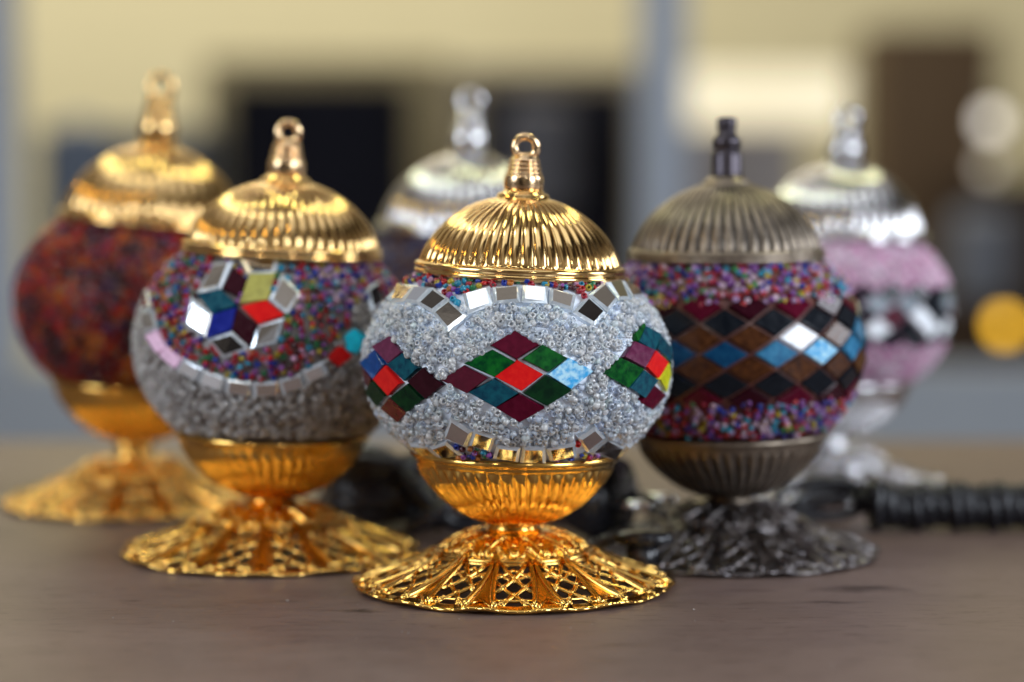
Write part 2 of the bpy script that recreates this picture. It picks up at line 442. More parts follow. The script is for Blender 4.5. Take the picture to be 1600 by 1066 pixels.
def in_poly(P, poly, grow=0.0):
    poly = np.array(poly, float); c = poly.mean(0)
    v = poly - c; ln = np.linalg.norm(v, axis=1, keepdims=True); poly = c + v * (1 + grow / ln)
    x, y = P[:, 0], P[:, 1]; ins = np.zeros(len(P), bool); j = len(poly) - 1
    for i in range(len(poly)):
        xi, yi = poly[i]; xj, yj = poly[j]
        cnd = ((yi > y) != (yj > y)) & (x < (xj - xi) * (y - yi) / (yj - yi + 1e-12) + xi)
        ins ^= cnd; j = i
    return ins

def bead_template(prof_n, seg):
    # short rounded glass tube with a hole; unit outer radius
    if prof_n >= 8:
        pr = [(0.40, -0.50), (0.52, -0.68), (0.78, -0.66), (0.97, -0.42), (1.0, 0.0), (0.97, 0.42), (0.78, 0.66), (0.52, 0.68), (0.40, 0.50)]
    else:
        pr = [(0.38, -0.55), (0.85, -0.62), (1.0, 0.0), (0.85, 0.62), (0.38, 0.55)]
    n = len(pr); vs = []; fs = []
    for r, z in pr:
        for k in range(seg):
            a = 2 * PI * k / seg; vs.append((r * math.cos(a), r * math.sin(a), z))
    for i in range(n):
        j = (i + 1) % n
        for k in range(seg):
            fs.append((i * seg + k, i * seg + (k + 1) % seg, j * seg + (k + 1) % seg, j * seg + k))
    return np.array(vs), np.array(fs)

def build_beads(name, pts, nrm, rad, col, hires, matl, parent):
    n = len(pts)
    tv, tf = bead_template(8, 12) if hires else bead_template(5, 7)
    # random axis leaning to the normal
    g = rng.normal(size=(n, 3)); g /= np.linalg.norm(g, axis=1, keepdims=True)
    mixw = rng.choice([0.15, 1.0, 2.5], size=(n, 1), p=[0.40, 0.25, 0.35])
    ax = nrm * mixw + g * 0.6; ax /= np.linalg.norm(ax, axis=1, keepdims=True)
    h = np.where(np.abs(ax[:, 2:3]) < 0.9, np.array([[0, 0, 1.0]]), np.array([[1.0, 0, 0]]))
    x = np.cross(h, ax); x /= np.linalg.norm(x, axis=1, keepdims=True); y = np.cross(ax, x)
    ln = rng.uniform(0.8, 1.35, (n, 1, 1))
    sc = rad[:, None, None]
    V = (tv[None, :, 0:1] * x[:, None, :] + tv[None, :, 1:2] * y[:, None, :] + tv[None, :, 2:3] * ax[:, None, :] * ln) * sc + pts[:, None, :]
    V = V.reshape(-1, 3)
    F = (tf[None] + (np.arange(n) * len(tv))[:, None, None]).reshape(-1, 4)
    me = bpy.data.meshes.new(name)
    me.vertices.add(len(V)); me.vertices.foreach_set('co', V.ravel())
    me.loops.add(F.size); me.loops.foreach_set('vertex_index', F.ravel().astype(np.int32))
    me.polygons.add(len(F)); me.polygons.foreach_set('loop_start', (np.arange(len(F)) * 4).astype(np.int32))
    me.polygons.foreach_set('use_smooth', np.ones(len(F), bool))
    me.update(calc_edges=True)
    at = me.attributes.new('bead_colour', 'FLOAT_COLOR', 'POINT')
    C = np.repeat(np.concatenate([col, np.ones((n, 1))], 1), len(tv), axis=0)
    at.data.foreach_set('color', C.ravel())
    me.materials.append(matl)
    o = link(name, me, parent); o['kind'] = 'stuff'
    return o

COLS = {
    'multi': [((0.45, 0.01, 0.03), 5), ((0.60, 0.02, 0.02), 3), ((0.02, 0.05, 0.40), 3), ((0.03, 0.35, 0.55), 2.5), ((0.03, 0.22, 0.08), 3),
              ((0.60, 0.45, 0.04), 2), ((0.35, 0.10, 0.40), 3), ((0.75, 0.40, 0.60), 1.6), ((0.10, 0.02, 0.03), 3), ((0.6, 0.2, 0.04), 1)],
    'violet': [((0.30, 0.10, 0.42), 5), ((0.45, 0.02, 0.06), 4), ((0.55, 0.35, 0.65), 4), ((0.60, 0.45, 0.04), 1.4), ((0.03, 0.06, 0.45), 3),
               ((0.04, 0.40, 0.60), 2), ((0.75, 0.55, 0.68), 3), ((0.05, 0.30, 0.10), 1.6), ((0.65, 0.05, 0.06), 3)],
    'red': [((0.30, 0.003, 0.006), 6), ((0.55, 0.008, 0.004), 4), ((0.65, 0.14, 0.004), 2.4), ((0.07, 0.003, 0.010), 4), ((0.14, 0.05, 0.18), 0.9), ((0.03, 0.005, 0.01), 2)],
    'ember': [((0.60, 0.02, 0.01), 4), ((0.75, 0.20, 0.01), 5), ((0.30, 0.02, 0.03), 2), ((0.55, 0.30, 0.05), 1)],
    'garnet': [((0.05, 0.003, 0.008), 5), ((0.16, 0.004, 0.012), 4), ((0.10, 0.04, 0.16), 1)],
    'pink': [((0.74, 0.40, 0.60), 6), ((0.80, 0.55, 0.70), 5), ((0.80, 0.70, 0.80), 4), ((0.62, 0.22, 0.44), 2)],
    'clear': [((0.86, 0.925, 1.0), 6), ((0.97, 0.985, 1.0), 5), ((0.76, 0.85, 1.0), 2)],
    'smoke': [((0.80, 0.77, 0.76), 6), ((0.55, 0.51, 0.49), 4), ((1.0, 1.0, 1.0), 3)],
    'brownblue': [((0.12, 0.045, 0.02), 5), ((0.03, 0.05, 0.16), 5), ((0.12, 0.12, 0.2), 2)],
}
def pick(kind, n):
    c = COLS[kind]; w = np.array([q[1] for q in c], float); w /= w.sum()
    a = np.array([q[0] for q in c])[rng.choice(len(c), n, p=w)]
    return np.clip(a * rng.uniform(0.8, 1.2, (n, 1)) * (1.0 if kind in ('clear', 'pink', 'smoke') else 0.76), 0, 1)

class Lamp:
    def __init__(s, cx, sc, label, a, b, zc, zcup, zcap, metal, metal_foot, metal_fin, fin, lean=0.0, capx=0.0, cap_lean=0.0, cap_hs=1.0, fin_hs=1.0, fin_r=1.0, cap_r=1.0, nf=48, groove=None,
                 group='mosaic lamps standing on the wooden table', rz=0.3):
        s.root = empty('mosaic_lamp', ((cx - 800) / (4900 * sc), DEP / sc, 0.0), label, 'lamp', group)
        s.a, s.b, s.zc = a, b, zc
        s.G = Matrix.Translation((0, 0, 0.0215)) @ Matrix.Rotation(lean, 4, 'Y') @ Matrix.Translation((0, 0, -0.0215))
        s.rootM = Matrix.Translation(s.root.location)
        foot = link('foot', foot_mesh(metal_foot, int(cx)), s.root)
        foot.rotation_euler = (0, 0, rz)
        cs = min((zcup - 0.0190) / 0.0225, 1.10); dz = zcup - 0.0225 * cs
        if dz > 0.0200:      # a short stem between foot and cup
            st = MB(); h = dz
            st.rev([(0.0001, 0.0180), (0.0080, 0.0182), (0.0086, 0.0192), (0.0068, 0.0202), (0.0064, (0.0202 + h) / 2), (0.0070, h - 0.0018), (0.0086, h - 0.0010), (0.0001, h - 0.0006)], 48)
            st.build('stem', metal_foot, s.root)
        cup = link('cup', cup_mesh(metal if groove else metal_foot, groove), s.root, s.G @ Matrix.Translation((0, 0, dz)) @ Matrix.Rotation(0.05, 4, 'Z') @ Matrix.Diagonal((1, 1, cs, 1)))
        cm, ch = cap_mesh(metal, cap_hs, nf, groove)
        s.C = s.G @ Matrix.Translation((capx, 0, zcap)) @ Matrix.Rotation(cap_lean, 4, 'Y')
        link('cap', cm, s.root, s.C @ Matrix.Diagonal((cap_r, cap_r, 1, 1)))
        F = s.C @ Matrix.Translation((0, 0, ch))
        if fin == 'hook':
            f = link('finial', finial_hook_mesh(metal_fin, fin_hs), s.root, F @ Matrix.Diagonal((fin_r, fin_r, 1, 1)))
            link('hook', hook_mesh(metal_fin, fin_hs), f)
        else:
            link('finial', finial_bobbin_mesh(metal_fin), s.root, F)
    def globe(s, matl, inset=0.0008):
        b = MB(); pr = []
        a, bb = s.a - inset, s.b - inset
        t0 = -R(50)
        for i in range(41):
            t = t0 + (R(100)) * i / 40
            pr.append((a * math.cos(t), bb * math.sin(t)))
        b.rev(pr, 96)
        s.g = b.build('globe', matl, s.root, s.G @ Matrix.Translation((0, 0, s.zc)))
        s.GM = s.rootM @ s.G @ Matrix.Translation((0, 0, s.zc))   # globe-local -> world
        s.GMn = np.array(s.GM); s.GMi = np.array(s.GM.inverted())
        s.tiles = []
    def surf(s, px, py):
        o, d = px_ray(px, py)
        o = s.GMi[:3, :3] @ o + s.GMi[:3, 3]; d = s.GMi[:3, :3] @ d
        k = np.array([1 / s.a, 1 / s.a, 1 / s.b]); o2 = o * k; d2 = d * k
        A = d2 @ d2; B = 2 * o2 @ d2; Cc = o2 @ o2 - 1; D = B * B - 4 * A * Cc
        if D < 0:
            t = -B / (2 * A); p = o2 + d2 * t; p = p / np.linalg.norm(p); return p / k
        t = (-B - math.sqrt(D)) / (2 * A)
        return o + d * t
    def normal(s, p):
        n = np.array([p[0] / s.a ** 2, p[1] / s.a ** 2, p[2] / s.b ** 2]); return n / np.linalg.norm(n)
    def tile3(s, P, kind, name, th=0.0011, shrink=1.045, inset=0.10):
        P = [np.array(p) for p in P]; c = sum(P) / len(P); n = s.normal(c)
        if np.dot(np.cross(P[1] - P[0], P[2] - P[0]), n) < 0: P = P[::-1]
        jit = rng.normal(size=3) * 0.035; n2 = n + jit; n2 /= np.linalg.norm(n2)
        base = [c + (p - c) * shrink for p in P]
        # flatten onto a plane just above the glass
        base = [p + n * (np.dot(c - p, n)) * 0.8 for p in base]
        lo = [p - n * 0.0008 for p in base]; mid = [p + n * th * 0.55 + n2 * 0 for p in base]
        top = [c + (p - c) * (1 - inset) + n * th - n * np.dot(p - c, n2 - n) for p in base]
        k = len(P); vs = lo + mid + top
        b = MB()
        b.add(vs, [tuple(range(2 * k, 3 * k))], 0, False)
        b.add(vs, [(k + i, k + (i + 1) % k, 2 * k + (i + 1) % k, 2 * k + i) for i in range(k)], 1, False)
        b.add(vs, [(i, (i + 1) % k, k + (i + 1) % k, k + i) for i in range(k)], 1, False)
        if kind == 'mirror': ms = [M['mirror'], M['mirror_edge']]
        else: ms = [TILE[kind], TILE[kind]]
        b.build(name, ms, s.g)
    def tile(s, poly, kind, th=0.0011, inset=None):
        s.tiles.append(poly)
        nm = 'mirror_tile' if kind == 'mirror' else 'glass_tile'
        if inset is None: inset = 0.26 if kind == 'mirror' else 0.035
        s.tile3([s.surf(*p) for p in poly], kind, nm, th, inset=inset)
    def beads(s, region, spacing=0.0023, rad=(0.0010, 0.00135), hires=False, grow=3.0, lift=0.0002, layer2=0.0, blocked=None):
        a, b = s.a, s.b
        area_ = 4 * PI * a * a * 0.86; n = int(area_ / (spacing ** 2 * 0.87))
        i = np.arange(n) + 0.5; z = 1 - 2 * i / n; ph = PI * (1 + 5 ** 0.5) * i
        rr = np.sqrt(1 - z * z); U = np.stack([rr * np.cos(ph), rr * np.sin(ph), z], 1)
        U += rng.normal(size=U.shape) * (0.30 * spacing / a); 
        if layer2:
            m2 = rng.random(n) < layer2; U2 = U[m2] + rng.normal(size=(m2.sum(), 3)) * (0.5 * spacing / a)
            U = np.concatenate([U, U2]); lay = np.concatenate([np.zeros(n), np.ones(m2.sum())])
        else: lay = np.zeros(n)
        U /= np.linalg.norm(U, axis=1, keepdims=True)
        keep = (U[:, 2] < math.sqrt(1 - (0.0322 / a) ** 2)) & (U[:, 2] > -math.sqrt(1 - (0.0340 / a) ** 2)); U = U[keep]; lay = lay[keep]
        P = U * np.array([a, a, b]); Nn = U / np.array([a, a, b]); Nn /= np.linalg.norm(Nn, axis=1, keepdims=True)
        Wp = P @ s.GMn[:3, :3].T + s.GMn[:3, 3]; Wn = Nn @ s.GMn[:3, :3].T
        front = ((camP - Wp) * Wn).sum(1) > 0
        X = project(Wp)
        ok = np.ones(len(P), bool)
        for t in s.tiles: ok &= ~(front & in_poly(X, t, grow))
        if blocked is not None: ok &= ~blocked(P)
        P, Nn, X, lay, front = P[ok], Nn[ok], X[ok], lay[ok], front[ok]
        reg = np.array(region(X, P, front))
        for key in sorted(set(reg.tolist())):
            mk = reg == key; cnt = int(mk.sum())
            r_ = rng.uniform(rad[0], rad[1], cnt)
            if key in ('multi', 'violet'): r_ *= 0.85
            clear = key in ('clear', 'smoke')
            if hires:
                # only the half that faces out is modelled finely
                for fr in (True, False):
                    q = mk & (front == fr)
                    if q.sum() == 0: continue
                    rq = rng.uniform(rad[0], rad[1], int(q.sum())) * (0.85 if key == 'multi' else 1)
                    build_beads('seed_beads', P[q] + Nn[q] * (lift + lay[q, None] * rad[1] * 0.45), Nn[q], rq, pick(key, int(q.sum())), fr,
                                M['bead_clear'] if clear else M['bead_col'], s.g)
            else:
                build_beads('seed_beads', P[mk] + Nn[mk] * lift, Nn[mk], r_, pick(key, cnt), False, M['bead_clear'] if clear else M['bead_col'], s.g)

# ---- the surface they stand on
tb = MB(); tb.box(-1.3, 1.3, 0.10, 1.16, -0.03, 0.0)
wood = mat('wood_laminate', (0.2, 0.15, 0.12), 0.42, 0.0, Specular_IOR_Level=0.2)
def wood_nodes(m):
    t = m.node_tree; b = t.nodes['Principled BSDF']; n = t.nodes.new; l = t.links.new
    co = n('ShaderNodeTexCoord')
    def noise(scale, stretch, detail=6, rough=0.6, dist=0.0):
        mp = n('ShaderNodeMapping'); mp.inputs['Scale'].default_value = stretch; l(co.outputs['Object'], mp.inputs['Vector'])
        no = n('ShaderNodeTexNoise'); no.inputs['Scale'].default_value = scale; no.inputs['Detail'].default_value = detail
        no.inputs['Roughness'].default_value = rough; no.inputs['Distortion'].default_value = dist; l(mp.outputs[0], no.inputs['Vector']); return no
    g1 = noise(90, (0.45, 2.0, 1), 10, 0.8, 0.8)
    g2 = noise(9, (0.35, 2.2, 1), 4, 0.5, 0.6)
    g3 = noise(330, (0.22, 1.0, 1), 6, 0.8, 0.5)
    r1 = n('ShaderNodeValToRGB'); l(g1.outputs['Fac'], r1.inputs[0])
    r1.color_ramp.elements[0].position = 0.30; r1.color_ramp.elements[0].color = (0.122, 0.083, 0.072, 1)
    r1.color_ramp.elements[1].position = 0.72; r1.color_ramp.elements[1].color = (0.182, 0.130, 0.115, 1)
    r2 = n('ShaderNodeValToRGB'); l(g2.outputs['Fac'], r2.inputs[0])
    r2.color_ramp.elements[0].position = 0.3; r2.color_ramp.elements[0].color = (0.88, 0.86, 0.85, 1)
    r2.color_ramp.elements[1].position = 0.7; r2.color_ramp.elements[1].color = (1.12, 1.10, 1.08, 1)
    mx = n('ShaderNodeMixRGB'); mx.blend_type = 'MULTIPLY'; mx.inputs[0].default_value = 1; l(r1.outputs[0], mx.inputs[1]); l(r2.outputs[0], mx.inputs[2])
    r3 = n('ShaderNodeValToRGB'); l(g3.outputs['Fac'], r3.inputs[0])
    r3.color_ramp.elements[0].position = 0.36; r3.color_ramp.elements[0].color = (0.52, 0.47, 0.45, 1)
    r3.color_ramp.elements[1].position = 0.47; r3.color_ramp.elements[1].color = (1, 1, 1, 1)
    m2 = n('ShaderNodeMixRGB'); m2.blend_type = 'MULTIPLY'; m2.inputs[0].default_value = 0.8; l(mx.outputs[0], m2.inputs[1]); l(r3.outputs[0], m2.inputs[2])
    last = m2.outputs[0]
    # dark knots of the wood
    for (kx, ky, sx, sy) in ((-0.047, 0.728, 0.0075, 0.0042), (-0.118, 0.745, 0.0035, 0.002), (0.112, 0.765, 0.020, 0.007), (0.098, 0.742, 0.012, 0.003), (-0.16, 0.70, 0.003, 0.002)):
        mp = n('ShaderNodeMapping'); mp.vector_type = 'POINT'
        mp.inputs['Location'].default_value = (-kx / sx, -ky / sy, 0); mp.inputs['Scale'].default_value = (1 / sx, 1 / sy, 0)
        wob = n('ShaderNodeTexNoise'); wob.inputs['Scale'].default_value = 130; l(co.outputs['Object'], wob.inputs['Vector'])
        vm = n('ShaderNodeVectorMath'); vm.operation = 'MULTIPLY_ADD'; vm.inputs[1].default_value = (1.6, 1.6, 0); 
        l(wob.outputs['Color'], vm.inputs[0]); l(mp.outputs[0], vm.inputs[2])
        l(co.outputs['Object'], mp.inputs['Vector'])
        sb = n('ShaderNodeVectorMath'); sb.operation = 'SUBTRACT'; sb.inputs[1].default_value = (0.8, 0.8, 0); l(vm.outputs[0], sb.inputs[0])
        le = n('ShaderNodeVectorMath'); le.operation = 'LENGTH'; l(sb.outputs[0], le.inputs[0])
        rk = n('ShaderNodeValToRGB'); l(le.outputs['Value'], rk.inputs[0])
        rk.color_ramp.elements[0].position = 0.15; rk.color_ramp.elements[0].color = (0.22, 0.19, 0.18, 1)
        rk.color_ramp.elements[1].position = 1.0; rk.color_ramp.elements[1].color = (1, 1, 1, 1)
        mm = n('ShaderNodeMixRGB'); mm.blend_type = 'MULTIPLY'; mm.inputs[0].default_value = 0.9; l(last, mm.inputs[1]); l(rk.outputs[0], mm.inputs[2]); last = mm.outputs[0]
    l(last, b.inputs['Base Color'])
    bp = n('ShaderNodeBump'); bp.inputs['Strength'].default_value = 0.12; bp.inputs['Distance'].default_value = 0.0004
    l(g3.outputs['Fac'], bp.inputs['Height']); l(bp.outputs[0], b.inputs['Normal'])
    mr = n('ShaderNodeMapRange'); l(g1.outputs['Fac'], mr.inputs['Value']); mr.inputs['To Min'].default_value = 0.34; mr.inputs['To Max'].default_value = 0.48
    l(mr.outputs[0], b.inputs['Roughness'])
wood_nodes(wood)
tag(tb.build('table_top', wood), 'brown wood grain table top under all the lamps', 'table', kind='structure')

# =================================================================== front lamp
def q2(*pts):   # picture coordinates measured on an enlargement of the globe
    return [(540 + x / 2.963, 440 + y / 2.963) for x, y in pts]
l1 = Lamp(803, 1.0, 'sharp front gold lamp with clear bead globe and red, green and blue diamond tiles', 0.0484, 0.0374, 0.0720, 0.0440, 0.0998,
          M['gold'], M['gold_deep'], M['copper'], 'hook', lean=R(1.2), cap_lean=R(1.2), capx=0.0002, fin_hs=0.88, rz=-PI / 2 + PI / NR)
l1.globe(M['globe'])
T1 = [
 ('maroon', (783,232),(893,295),(790,360),(675,298)), ('green', (680,318),(785,375),(690,440),(555,380)), ('green', (910,295),(1020,355),(935,418),(820,360)),
 ('maroon', (550,390),(660,445),(565,515),(450,455)), ('red', (795,365),(910,430),(815,503),(695,440)), ('sky', (1030,355),(1140,415),(1040,495),(935,430)),
 ('teal', (690,450),(795,515),(695,578),(575,510)), ('dgreen', (925,435),(1040,500),(930,572),(825,515)), ('maroon', (805,520),(915,580),(805,645),(700,580)),
 ('purple', (210,258),(265,330),(205,380),(140,305)), ('blue', (140,318),(185,385),(130,450),(90,375)), ('teal', (270,335),(345,400),(280,458),(203,385)),
 ('red', (193,390),(262,470),(205,525),(140,450)), ('dmaroon', (365,400),(455,478),(380,540),(295,462)), ('maroon', (88,395),(128,450),(115,500),(82,455)),
 ('dgreen', (130,460),(190,530),(155,575),(110,500)), ('dgreen', (290,475),(360,545),(295,600),(220,530)), ('maroon', (210,535),(295,600),(250,645),(175,580)),
 ('teal', (1380,210),(1445,250),(1420,325),(1350,280)), ('teal', (1455,255),(1510,310),(1490,370),(1435,315)), ('purple', (1330,280),(1420,320),(1380,400),(1280,350)),
 ('red', (1425,322),(1480,375),(1440,448),(1380,395)), ('yellow', (1490,380),(1515,430),(1475,508),(1435,450)), ('green', (1270,355),(1370,405),(1300,490),(1182,425)),
 ('teal', (1375,410),(1435,455),(1375,535),(1305,490)), ('maroon', (1425,480),(1465,520),(1410,588),(1355,555)), ('green', (1512,330),(1531,385),(1518,430),(1494,370)),
 ('green', (1370,198),(1378,210),(1345,282),(1330,245)),
]
for t in T1: l1.tile(q2(*t[1:]), t[0])
TM = [
 ((548,65),(665,30),(682,115),(570,158)), ((682,35),(808,28),(808,105),(690,112)), ((820,28),(935,32),(930,108),(815,102)), ((945,38),(1062,70),(1045,140),(940,110)),
 ((1115,75),(1200,150),(1145,212),(1048,150)), ((485,90),(568,165),(480,235),(408,150)), ((415,40),(485,90),(408,150),(340,112)), ((330,28),(412,38),(340,110),(275,100)),
 ((250,18),(325,26),(272,100),(212,98)), ((190,42),(246,18),(208,98),(165,104)),
 ((1120,72),(1190,15),(1252,92),(1205,148)), ((1200,12),(1262,0),(1312,86),(1258,92)), ((1270,0),(1330,6),(1378,78),(1318,84)), ((1340,8),(1390,40),(1432,112),(1384,82)),
 ((215,716),(290,735),(350,792),(280,776)), ((300,738),(385,758),(445,806),(362,796)), ((395,756),(470,735),(545,795),(458,808)),
 ((492,620),(590,690),(560,760),(455,718)), ((600,675),(695,710),(670,780),(575,750)), ((703,750),(808,760),(798,825),(685,810)), ((820,757),(922,757),(922,830),(808,830)),
 ((930,765),(1060,740),(1065,800),(945,822)), ((1072,718),(1150,665),(1198,718),(1112,780)), ((1205,718),(1290,758),(1235,806),(1125,785)), ((1298,755),(1370,715),(1330,775),(1245,806)),
]
for t in TM: l1.tile(q2(*t), 'mirror', 0.0014)
def region1(X, P, front):
    x = (X[:, 0] - 540) * 2.963; y = (X[:, 1] - 440) * 2.963
    # arches of mirrors: coloured beads above the upper arches, below the lower ones
    ua = np.where(np.abs(x - 810) < 300, 40 + ((x - 810) / 300) ** 2 * 120, np.where(x < 510, 60 + np.minimum(((x - 300) / 200) ** 2, 1) * 130, 50 + np.minimum(((x - 1290) / 170) ** 2, 1) * 150))
    la = np.where(np.abs(x - 815) < 300, 800 - ((x - 815) / 300) ** 2 * 90, 790 - np.minimum(np.abs(np.abs(x - 815) - 470) / 170, 1) ** 2 * 60 + 0 * x)
    return np.where((y < ua) | (y > la), 'multi', 'clear')
l1.beads(region1, spacing=0.00218, rad=(0.00095, 0.00138), hires=True, grow=4.5, layer2=0.15)

# =================================================================== second lamp, left of the front one
l2 = Lamp(420, 0.925, 'gold lamp left of the front one, mirror and coloured tile medallion on red beads', 0.0478, 0.0408, 0.0732, 0.0425, 0.1035,
          M['gold'], M['gold_deep'], M['copper'], 'hook', lean=R(2.0), cap_lean=R(1.0), capx=0.0018, cap_hs=1.02, fin_hs=0.94, cap_r=1.03, rz=0.7)
l2.globe(M['globe_mid'])
T2 = [('mirror', (334,414),(364,411),(346,452),(309,460)), ('dmaroon', (366,420),(388,440),(373,466),(349,452)), ('teal', (310,462),(346,454),(372,478),(332,490)),
 ('mirror', (300,465),(331,491),(322,528),(291,508)), ('navy', (333,493),(370,482),(362,516),(325,529)), ('olive', (391,432),(430,430),(419,468),(376,474)),
 ('mirror', (441,432),(470,460),(448,492),(421,469)), ('red', (378,480),(417,471),(444,494),(404,506)), ('dmaroon', (372,483),(402,508),(391,541),(363,517)),
 ('mirror', (404,509),(444,498),(431,536),(393,545)), ('mirror', (325,531),(363,519),(391,545),(350,560)), ('mirror', (378,410),(434,408),(430,428),(390,430)),
 ('red', (531,540),(548,556),(528,572),(511,560)), ('mirror', (572,452),(590,440),(598,475),(578,490)), ('cyan', (540,525),(553,515),(569,527),(556,552),(542,548))]
for t in T2: l2.tile([p for p in t[1:]], t[0])
arc = [(228,470,'mirror'),(236,502,'mirror'),(248,534,'pink'),(270,558,'pink'),(298,577,'mirror'),(333,594,'mirror'),(374,605,'mirror'),(416,607,'mirror'),(456,599,'mirror'),(492,582,'mirror')]
for i, (x, y, k) in enumerate(arc):
    a_ = arc[max(i - 1, 0)]; b_ = arc[min(i + 1, len(arc) - 1)]
    tx, ty = b_[0] - a_[0], b_[1] - a_[1]; ln = math.hypot(tx, ty); tx /= ln; ty /= ln
    h = (ln / 4 if 0 < i < len(arc) - 1 else ln / 2) * 0.93; w = 11 if i > 3 else 9
    l2.tile([(x - tx * h - ty * w, y - ty * h + tx * w), (x + tx * h - ty * w, y + ty * h + tx * w), (x + tx * h + ty * w, y + ty * h - tx * w), (x - tx * h + ty * w, y - ty * h - tx * w)], k, 0.0013)
def region2(X, P, front):
    d = ((X[:, 0] - 395) / 165) ** 2 + ((X[:, 1] - 440) / 160) ** 2
    r = np.where(d < 1, 'multi', 'smoke')
    r = np.where((X[:, 1] < 455) & (X[:, 0] > 240), 'multi', r)
    r = np.where((X[:, 1] < 470) & (X[:, 0] > 500), 'violet', r)
    return r
l2.beads(region2, spacing=0.0023, rad=(0.0010, 0.00135), hires=True)

# =================================================================== third lamp, far left
l3 = Lamp(205, 0.81, 'blurred far left gold lamp with deep red and orange bead globe', 0.0480, 0.0412, 0.0802, 0.0490, 0.1110,
          M['gold'], M['gold_deep'], M['gold'], 'hook', lean=R(3.0), cap_lean=R(1.5), capx=0.0035, nf=38, cap_hs=1.25, fin_hs=1.35, fin_r=1.2, cap_r=1.08, rz=0.2)
l3.globe(M['globe_dark'])
def region3(X, P, f):
    ph = np.arctan2(P[:, 1], P[:, 0]); z = P[:, 2] / l3.b
    q = np.sin(ph * 6 + z * 5 + 0.8) + np.sin(ph * 11 - z * 9) * 0.7 + np.sin(z * 14 + ph * 3) * 0.5
    return np.where(q > 1.15, 'ember', np.where(q < -0.95, 'garnet', 'red'))
l3.beads(region3, spacing=0.0024, rad=(0.0011, 0.0014))

# =================================================================== fourth lamp, silver, behind the front one
l4 = Lamp(722, 0.78, 'blurred silver capped lamp standing behind the front gold lamp', 0.0480, 0.0400, 0.0762, 0.0460, 0.1060,
          M['silver'], M['silver'], M['silver'], 'hook', lean=R(1.2), cap_lean=R(0.5), nf=38, cap_hs=1.3, fin_hs=1.25, fin_r=1.25, cap_r=1.09, rz=0.2)
l4.globe(M['globe_dark'])
l4.beads(lambda X, P, f: np.full(len(P), 'brownblue'), spacing=0.0024, rad=(0.0011, 0.0014))

# =================================================================== fifth lamp, antique bronze
l5 = Lamp(1143, 0.925, 'dull bronze lamp with bands of dark diamond tiles between mixed colour beads', 0.0466, 0.0408, 0.0725, 0.0425, 0.1020,
          M['antique'], M['antique_dark'], M['black_bronze'], 'bobbin', lean=R(-0.8), cap_lean=R(0.4), capx=-0.0005, cap_hs=1.05, rz=0.45, groove=M['groove_dark'])
l5.globe(M['globe_dark'])
def ell(s, ph, z):
    t = math.asin(max(-1, min(1, z / s.b))); return np.array([s.a * math.cos(t) * math.cos(ph), s.a * math.cos(t) * math.sin(ph), z])
NA = 17; dz5 = 0.0051; z0 = 0.0008; per = 2 * PI / NA; ph_off = -PI / 2 - 0.115
rows = {0: 'teal', 1: 'brown', -1: 'brown', 2: 'black', -2: 'black', 3: 'dmaroon', -3: 'dmaroon'}
for r_, kind in rows.items():
    for k in range(-5, 6):
        ph = ph_off + (k + (0.5 if r_ % 2 else 0)) * per; z = z0 + r_ * dz5
        if abs(ph + PI / 2) > 1.62: continue
        kd = kind
        if r_ == 0: kd = {-1: 'deepblue', 0: 'deepblue', 1: 'bluebright', 2: 'sky', 3: 'bluebright', 4: 'teal'}.get(k, 'teal')
        if r_ == 1 and k == 1: kd = 'white'
        if r_ == 1 and k == 3: kd = 'bluebright'
        if r_ in (3, -3) and k % 2: kd = 'maroon'
        e_ = 0.47
        l5.tile3([ell(l5, ph - per * e_, z), ell(l5, ph, z + dz5 * e_ * 2), ell(l5, ph + per * e_, z), ell(l5, ph, z - dz5 * e_ * 2)], kd,
                 'mirror_tile' if kd == 'mirror' else 'glass_tile', 0.0010, shrink=0.94, inset=0.08)
def blk5(P):
    ph = np.arctan2(P[:, 1], P[:, 0]); fr = P[:, 1] < 0.004
    zz = np.abs(P[:, 2] - z0); u = ((ph - ph_off) / per) % 1.0
    edge = dz5 * 3 + dz5 * 2 * np.abs(((u - 0.0) % 1.0) - 0.5) * 0.4
    return fr & (zz < edge)
l5.beads(lambda X, P, f: np.full(len(P), 'violet'), spacing=0.0023, rad=(0.0011, 0.00145), blocked=blk5)

# =================================================================== sixth lamp, silver and pink
l6 = Lamp(1296, 0.78, 'blurred silver lamp with pink bead globe at the back right', 0.0480, 0.0380, 0.0752, 0.0465, 0.1035,
          M['silver'], M['silver'], M['silver'], 'hook', lean=R(1.8), cap_lean=R(0.2), capx=0.002, nf=38, cap_hs=1.25, fin_hs=1.05, fin_r=1.2, cap_r=1.04, rz=0.3)
l6.globe(M['globe_pink'])
NB = 22; perb = 2 * PI / NB
seq = ['black', 'white', 'grey', 'black', 'white']
for r_ in (-2, -1, 0, 1, 2):
    for k in range(-6, 7):
        ph = -PI / 2 + 0.1 + (k + (0.5 if r_ % 2 else 0)) * perb; z = 0.0 + r_ * 0.0048
        kd = {0: 'white', 1: 'grey', -1: 'white', 2: 'black', -2: 'black'}[r_]
        if (k + r_) % 3 == 0: kd = 'black'
        if r_ == 0 and k % 3 == 1: kd = 'maroon'
        l6.tile3([ell(l6, ph - perb * .47, z), ell(l6, ph, z + 0.0046), ell(l6, ph + perb * .47, z), ell(l6, ph, z - 0.0046)], kd, 'glass_tile', 0.0010, shrink=0.95, inset=0.08)
l6.beads(lambda X, P, f: np.full(len(P), 'pink'), spacing=0.0024, rad=(0.0011, 0.0014), blocked=lambda P: (P[:, 1] < 0.004) & (np.abs(P[:, 2]) < 0.0115))

